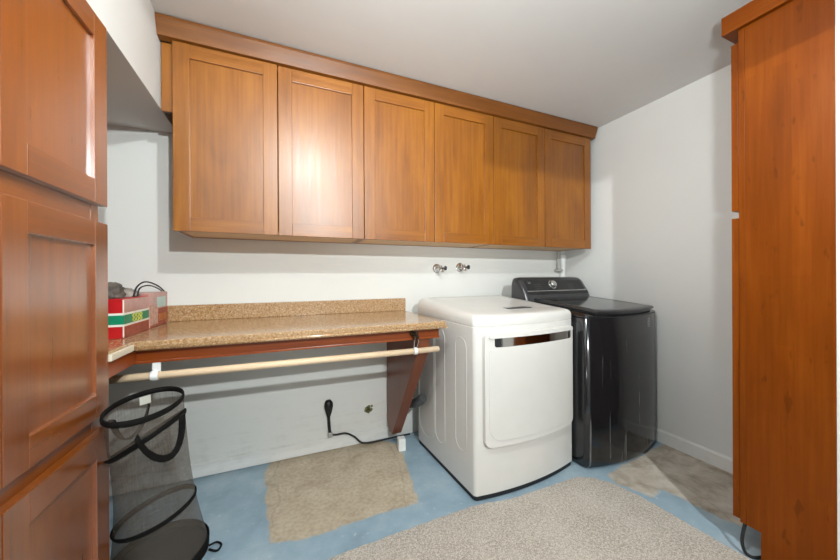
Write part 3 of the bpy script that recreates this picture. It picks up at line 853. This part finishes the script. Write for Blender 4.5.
for k0, k1 in ((.83, .10), (.34, .055)):            # tilted wire hoops in black sleeves
    bm = BM(); add_tube(bm, [hp(2*PI*i/64, k0+k1*math.cos(2*PI*i/64+.35), .001) for i in range(64)], 0, 8, closed=True, flat=(.010, .0035))
    obj('hoop', bm, M['black_tape'], t)
bm = BM()
def strap(a0, a1, drop, k0=.93):
    P = []
    for i in range(25):
        s = i/24; a = a0+(a1-a0)*s
        P.append(hp(a, k0-drop*(1-(2*s-1)**2)**.75, .006+.006*math.sin(PI*s)))
    return P
add_tube(bm, strap(-1.35, -.15, .17), 0, 8, flat=(.010, .0018)); obj('handle', bm, M['black_tape'], t)
bm = BM(); add_tube(bm, strap(2.0, 3.0, .16), 0, 8, flat=(.010, .0018)); obj('handle', bm, M['black_tape'], t)
bm = BM()
A = [hp(a, k, -.004) for a, k in ((1.95, .985), (2.25, .985), (2.25, .94), (1.95, .94))]
add_rings(bm, [A, [p+Vector((-.001, -.0015, 0)) for p in A]], True, True, False); o = obj('care_tag', bm, M['white_print'], t); o['label'] = 'white care tag inside the rim'
bm = BM()
add_tube(bm, smooth_path([(-.285, 1.485, .02), (-.262, 1.50, .014), (-.245, 1.49, .006), (-.255, 1.465, .005), (-.285, 1.475, .012)]), .004, 8); obj('tie_loop', bm, M['black_tape'], t)

# ------------------------------------------------------------------ carpet, loose cord
def build_carpet():
    bm = BM()
    P = [(-.05, 1.10), (.13, 1.248), (.45, 1.262), (.84, 1.266), (.99, 1.235), (1.20, 1.232), (1.32, 1.232), (1.44, 1.228), (1.51, 1.185), (1.555, 1.12), (1.585, 1.00), (1.600, .80), (1.612, .62), (1.614, .36), (1.614, -.6), (-.05, -.6)]
    # ragged cut edge
    Q = []
    random.seed(5)
    for i in range(len(P)):
        a, b = Vector(P[i]), Vector(P[(i+1) % len(P)]); n = max(1, int((b-a).length/.02))
        for k in range(n):
            p = a.lerp(b, k/n); Q.append((p.x+random.uniform(-.003, .003), p.y+random.uniform(-.003, .003)))
    cx, cy = .8, .4
    ins = lambda s: [(cx+(x-cx)*s, cy+(y-cy)*s) for x, y in Q]
    add_rings(bm, [[(x, y, .0008) for x, y in Q], [(x, y, .008) for x, y in Q], [(x, y, .011) for x, y in ins(.995)]], True, True)
    return obj('carpet', bm, M['carpet'])
tag(build_carpet(), 'speckled grey-beige carpet laid over the blue concrete floor', 'carpet')
bm = BM()
add_tube(bm, smooth_path([(1.640, .637, .119), (1.632, .640, .085), (1.624, .640, .05), (1.624, .632, .018), (1.634, .614, .0065), (1.668, .600, .0065)]), .0055, 10)
tag(obj('power_lead', bm, M['black_rubber']), 'short black cord at the notch of the amber-brown cabinet', 'cord')

# ------------------------------------------------------------------ light
def point(name, loc, e, r, col=(1, .96, .9)):
    l = bpy.data.lights.new(name, 'POINT'); l.energy = e; l.shadow_soft_size = r; l.color = col
    o = bpy.data.objects.new(name, l); C.objects.link(o); o.location = loc; return o
LC = (.885, .96, .965)
point('ceiling_bulb', (.19, .38, 2.11), 56, .025, LC)
point('hall_bulb', (.46, -1.10, 1.95), 228, .025, LC)
l = bpy.data.lights.new('ceiling_fill_spot', 'SPOT'); l.energy = 160; l.spot_size = math.radians(95); l.spot_blend = 1; l.shadow_soft_size = .06; l.color = LC  # added spot, brightens the ceiling from behind the camera
o = bpy.data.objects.new('ceiling_fill_spot', l); C.objects.link(o); o.location = (-.25, -.35, 1.0)
o.rotation_euler = (Vector((1.2, 1.0, 2.24))-o.location).to_track_quat('-Z', 'Y').to_euler()
w = bpy.data.worlds.new('world'); S.world = w; w.use_nodes = True
w.node_tree.nodes['Background'].inputs[0].default_value = (.85, .94, .98, 1); w.node_tree.nodes['Background'].inputs[1].default_value = .12
# ------------------------------------------------------------------ camera
yaw, pitch, roll, fpx, cyp = math.radians(23.03244), math.radians(-.0541), math.radians(-.29376), 315.947, 277.94
r = Vector((math.cos(yaw), -math.sin(yaw), 0)); f = Vector((math.sin(yaw), math.cos(yaw), 0)); u = Vector((0, 0, 1))
f2 = f*math.cos(pitch)+u*math.sin(pitch); u2 = u*math.cos(pitch)-f*math.sin(pitch)
r3 = r*math.cos(roll)+u2*math.sin(roll); u3 = u2*math.cos(roll)-r*math.sin(roll)
cam = bpy.data.cameras.new('camera'); co = bpy.data.objects.new('camera', cam); C.objects.link(co)
m = Matrix.Identity(4)
for i in range(3): m[i][0] = r3[i]; m[i][1] = u3[i]; m[i][2] = -f2[i]
m[2][3] = H
co.matrix_world = m
cam.sensor_fit = 'HORIZONTAL'; cam.sensor_width = 36; cam.lens = fpx*36/840; cam.shift_y = -(280-cyp)/840; cam.clip_start = .01
S.camera = co
for o in S.objects:
    if '_o' in o: del o['_o']
S.view_settings.view_transform = 'Standard'; S.view_settings.look = 'None'
S.view_settings.gamma = 1; S.view_settings.use_curve_mapping = False
S.view_settings.exposure = -.16
S.cycles.max_bounces = 14; S.cycles.diffuse_bounces = 8; S.cycles.glossy_bounces = 6; S.cycles.transparent_max_bounces = 16
S.cycles.use_denoising = True; S.cycles.sample_clamp_indirect = 6
